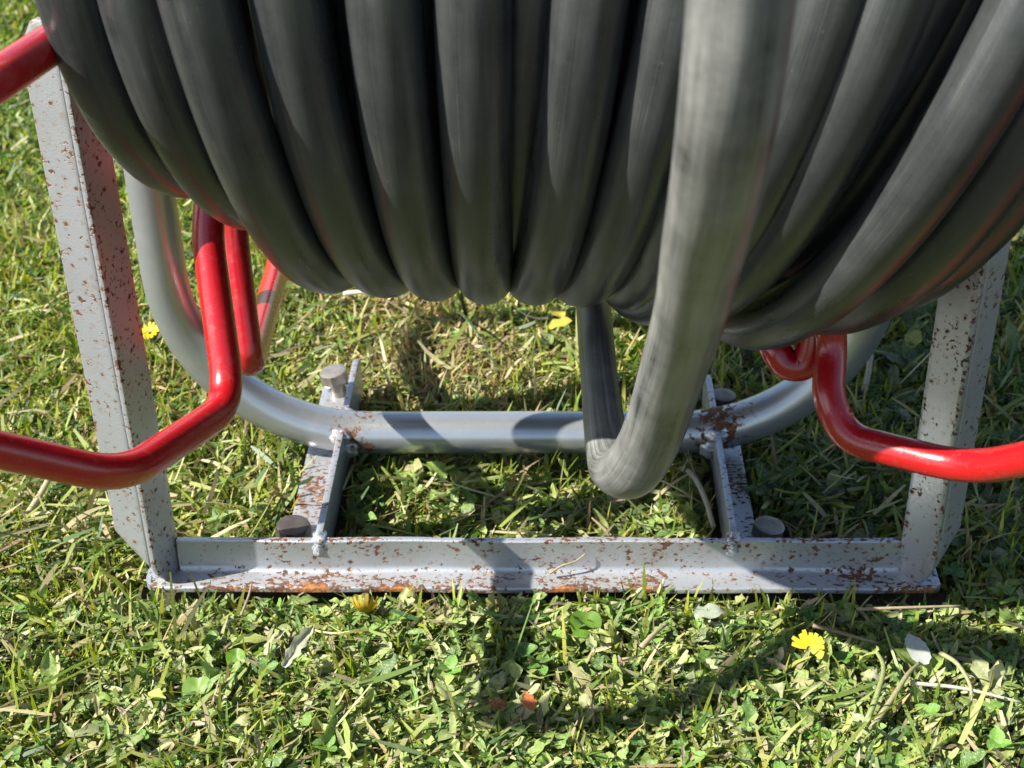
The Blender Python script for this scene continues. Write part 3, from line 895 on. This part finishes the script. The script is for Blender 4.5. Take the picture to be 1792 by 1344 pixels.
rosette(-.035, -.098, 7, (.022, .034), 'pale lobed weed beside the small orange leaf', 2, PALE)
rosette(.135, -.062, 8, (.020, .034), 'dark green weed beside the bright yellow flower', 3, [(.11, .19, .06), (.16, .24, .09)])
rosette(.075, -.048, 6, (.018, .028), 'dusty round-leaved weed below the middle of the rail', 4, [(.23, .29, .13), (.18, .24, .1)])
rosette(-.215, -.105, 7, (.024, .036), 'grey green weed at the front left corner of the lawn', 5, PALE)
rosette(.245, -.092, 8, (.026, .040), 'large pale weed at the front right corner of the lawn', 6, PALE)
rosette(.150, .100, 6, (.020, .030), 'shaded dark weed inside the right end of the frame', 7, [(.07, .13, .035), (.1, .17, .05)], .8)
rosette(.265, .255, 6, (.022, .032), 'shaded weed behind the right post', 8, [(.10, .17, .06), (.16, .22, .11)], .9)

def round_leaf(x, y, z, R, label, tint, notch=.0, tilt=(0, 0), name='clover_leaf'):
    V = [(0, 0, -.0006)]; Fs = []; n = 28
    for ring_, f in enumerate((.5, 1)):
        for k in range(n):
            a = k / n * 2 * math.pi
            rr = R * f * (1 - notch * math.exp(-(((a - math.pi / 2 + math.pi) % (2 * math.pi) - math.pi) / .35) ** 2)) * (1 + .02 * math.sin(5 * a))
            V.append((rr * math.cos(a), rr * math.sin(a), .0008 * math.sin(3 * a) * f + .0012 * f * f))
    for k in range(n):
        k2 = (k + 1) % n
        Fs.append((0, 1 + k, 1 + k2)); Fs.append((1 + k, 1 + n + k, 1 + n + k2, 1 + k2))
    Mx = Matrix.Translation((x, y, z)) @ Matrix.Rotation(tilt[0], 4, 'X') @ Matrix.Rotation(tilt[1], 4, 'Y')
    me = mesh(name, [Mx @ Vector(v) for v in V], Fs); const_tint(me, tint)
    o = link(name, me, M_CLOVER)
    return tag(o, label, 'leaf')
round_leaf(-.1670, -.0600, .0045, .0056, 'small round bright green leaf below the left part of the rail', (.17, .34, .03), 0, (.5, -.1))
round_leaf(.0250, -.0325, .0060, .0090, 'heart-shaped green leaf close under the middle of the rail', (.17, .31, .035), .35, (.55, .1))
round_leaf(-.184, -.083, .003, .0085, 'wide clover leaf at the lower left edge of the lawn', (.19, .33, .04), .25, (.4, -.2))

def flower(x, y, z, label, direction, n=16, R=.0085, cup=.5, wilt=False, head=True):
    t = thing('dandelion_flower', label, 'flower', (x, y, z), 'yellow flowers in the grass')
    d = Vector(direction).normalized(); q = d.to_track_quat('Z', 'Y').to_matrix()
    for k in range(n):
        a = k / n * 2 * math.pi + random.uniform(-.1, .1)
        if not head and math.sin(a) < -.35: continue
        L = R * random.uniform(.85, 1.1); wd = R * .24
        ca, sa = math.cos(a), math.sin(a); V = []
        for tt in (0, .4, .8, 1):
            r0 = .0012 + L * tt; zz = cup * L * (tt - tt * tt * (1.6 if wilt else .35)); ww = wd * (.6 + .6 * math.sin(min(tt, .9) * 3.0)) * .6
            for sgn in (-1, 1):
                V.append(Vector((x, y, z)) + q @ Vector((ca * r0 - sa * ww * sgn, sa * r0 + ca * ww * sgn, zz)))
        me = mesh('petal', V, [(0, 1, 3, 2), (2, 3, 5, 4), (4, 5, 7, 6)])
        const_tint(me, (.78, .56, .012) if not wilt else (.58, .38, .02))
        link('petal', me, M_PETAL, t)
    P = [Vector((x, y, z)) - d * .001, Vector((x, y, z)) - d * .006, Vector((x + .002, y + .004, z - .010))]
    me = tube('calyx', [tuple(p) for p in P], [.0034, .0040, .0016], 10); const_tint(me, (.12, .17, .06) if not wilt else (.16, .17, .05))
    link('calyx', me, M_LEAF, t)
    return t
flower(.146, -.0555, .009, 'bright yellow flower in the grass right of the middle below the rail', (-.35, -.75, .7), 18, .0085, .35, False, False)
flower(-.0995, -.0225, .0085, 'wilted drooping yellow flower close under the left half of the rail', (.05, -.80, -.45), 13, .0070, 1.3, True)
flower(-.292, .285, .010, 'small yellow flower in the grass between the left post and the pipe', (-.2, -.3, .9), 14, .0075, .5)
for (lx, ly, lh, ll) in ((.004, .298, .3, 'larger yellow leaf in the grass left of the hanging loop under the coils'), (.014, .310, 2.2, 'smaller yellow leaf beyond its larger yellow neighbour under the coils')):
    tag(one_leaf('fallen_leaf', lx, ly, .006, lh, .018, .011, 1.2, .4, .2, .3, 2, .25, .08, (.62, .52, .05), M_LEAF), ll, 'leaf')

o = one_leaf('fallen_leaf', .2055, -.0680, .009, 1.75, .022, .0145, 1.35, .2, .15, .12, 5, .16, .03, (.62, .65, .58), M_LEAF)
tag(o, 'pale silver serrated leaf lying upside down in the weeds at right', 'leaf')
o = one_leaf('fallen_leaf', -.0045, -.099, .005, 1.9, .011, .010, 1.2, .3, .2, .2, 3, .3, .05, (.66, .19, .06), M_LEAF)
tag(o, 'small orange and red leaf in the weeds below the middle of the rail', 'leaf')
o = one_leaf('fallen_leaf', -.0175, -.0985, .004, 2.6, .012, .009, 1.3, .3, -.1, .2, 3, .25, .05, (.30, .11, .025), M_LEAF)
tag(o, 'rust brown leaf beside the small orange leaf', 'leaf')
o = one_leaf('fallen_leaf', .262, .262, .010, .9, .017, .013, 1.0, .3, .2, .2, 2, .2, .05, (.30, .33, .05), M_LEAF)
tag(o, 'yellow green leaf behind the right post', 'leaf')
o = one_leaf('curled_leaf', .086, -.030, .009, .2, .017, .011, 1.3, .5, .2, .5, 3, .2, .12, (.42, .47, .36), M_LEAF)
tag(o, 'curled pale grey leaf right of the middle below the rail', 'leaf')
o = one_leaf('curled_leaf', -.138, -.075, .012, 1.1, .030, .009, 1.2, .3, .5, .7, 4, .4, .16, (.50, .50, .36), M_LEAF)
tag(o, 'long curled pale leaf below the left half of the rail', 'leaf')

def stalk(pts, r, tint, label, cat='dry stalk', name='dry_stalk', mat=None, taper=.6):
    P = catmull(pts, 6); rr = np.linspace(r, r * taper, len(P))
    me = tube(name, P, rr, 8); const_tint(me, tint)
    return tag(link(name, me, mat or M_LEAF), label, cat)
TAN = (.46, .38, .22); STRAW = (.55, .49, .30)
stalk([(-.322, .068, .004), (-.316, .084, .010), (-.313, .099, .014)], .0021, STRAW, 'short straw stub in the grass left of the left post', taper=.9)
stalk([(.222, .210, .006), (.227, .226, .011), (.231, .242, .016)], .0022, (.50, .44, .32), 'pale straw stub in the shade behind the right red rod', taper=.9)
stalk([(.093, .112, .008), (.0965, .095, .013), (.100, .074, .015), (.1035, .050, .011)], .0020, (.58, .54, .40), 'long pale stem leaning between the loop and the right bracket', taper=.8)
stalk([(.005, .0085, .0085), (.012, .0100, .0130), (.020, .0118, .0150), (.026, .0140, .0190)], .0008, (.40, .32, .18), 'thin dry twig lying on the middle of the rail', 'twig', 'twig')
stalk([(.168, -.108, .004), (.176, -.093, .012), (.182, -.076, .014), (.181, -.060, .012)], .0017, (.30, .36, .12), 'thick hairy green stem at the front right', 'stem', 'weed_stem')
stalk([(.171, -.110, .004), (.184, -.094, .010), (.194, -.080, .013), (.203, -.068, .010)], .0017, (.38, .36, .18), 'thick brown green stem fanning right beside its green neighbour', 'stem', 'weed_stem')
stalk([(.216, -.060, .010), (.222, -.072, .013), (.226, -.086, .010), (.224, -.098, .004)], .0014, (.38, .38, .18), 'curved stem below the pale silver leaf', 'stem', 'weed_stem')
stalk([(.196, -.080, .007), (.222, -.086, .009), (.250, -.095, .008)], .0012, (.62, .58, .48), 'whitish straw lying across the weeds at the front right')
stalk([(.055, -.056, .010), (.062, -.048, .012), (.070, -.037, .010)], .0017, (.48, .41, .24), 'flat tan straw below the right part of the middle rail')
stalk([(.178, -.022, .008), (.200, -.023, .010), (.236, -.020, .009)], .0011, (.44, .35, .22), 'tan straw lying along the rail at its right end')
stalk([(.150, -.040, .012), (.165, -.044, .010), (.185, -.049, .007)], .0013, (.30, .23, .14), 'brown straw beside the bright yellow flower')
stalk([(-.170, -.026, .006), (-.168, -.012, .008), (-.1675, -.003, .010)], .0009, (.40, .33, .22), 'thin straw standing against the left part of the rail')
stalk([(-.068, .330, .0), (-.060, .290, .022), (-.046, .250, .028), (-.030, .212, .018)], .0010, (.035, .075, .02), 'long dark grass stalk arching behind the pipe', 'grass stalk', 'grass_stalk')
stalk([(-.060, .330, .0), (-.062, .318, .022), (-.058, .306, .036)], .0016, (.045, .10, .02), 'dark grass stalk standing behind the pipe', 'grass stalk', 'grass_stalk')
stalk([(-.155, .345, .010), (-.135, .342, .013), (-.112, .338, .011)], .0022, (.66, .66, .50), 'pale cut stem lying under the left coils')
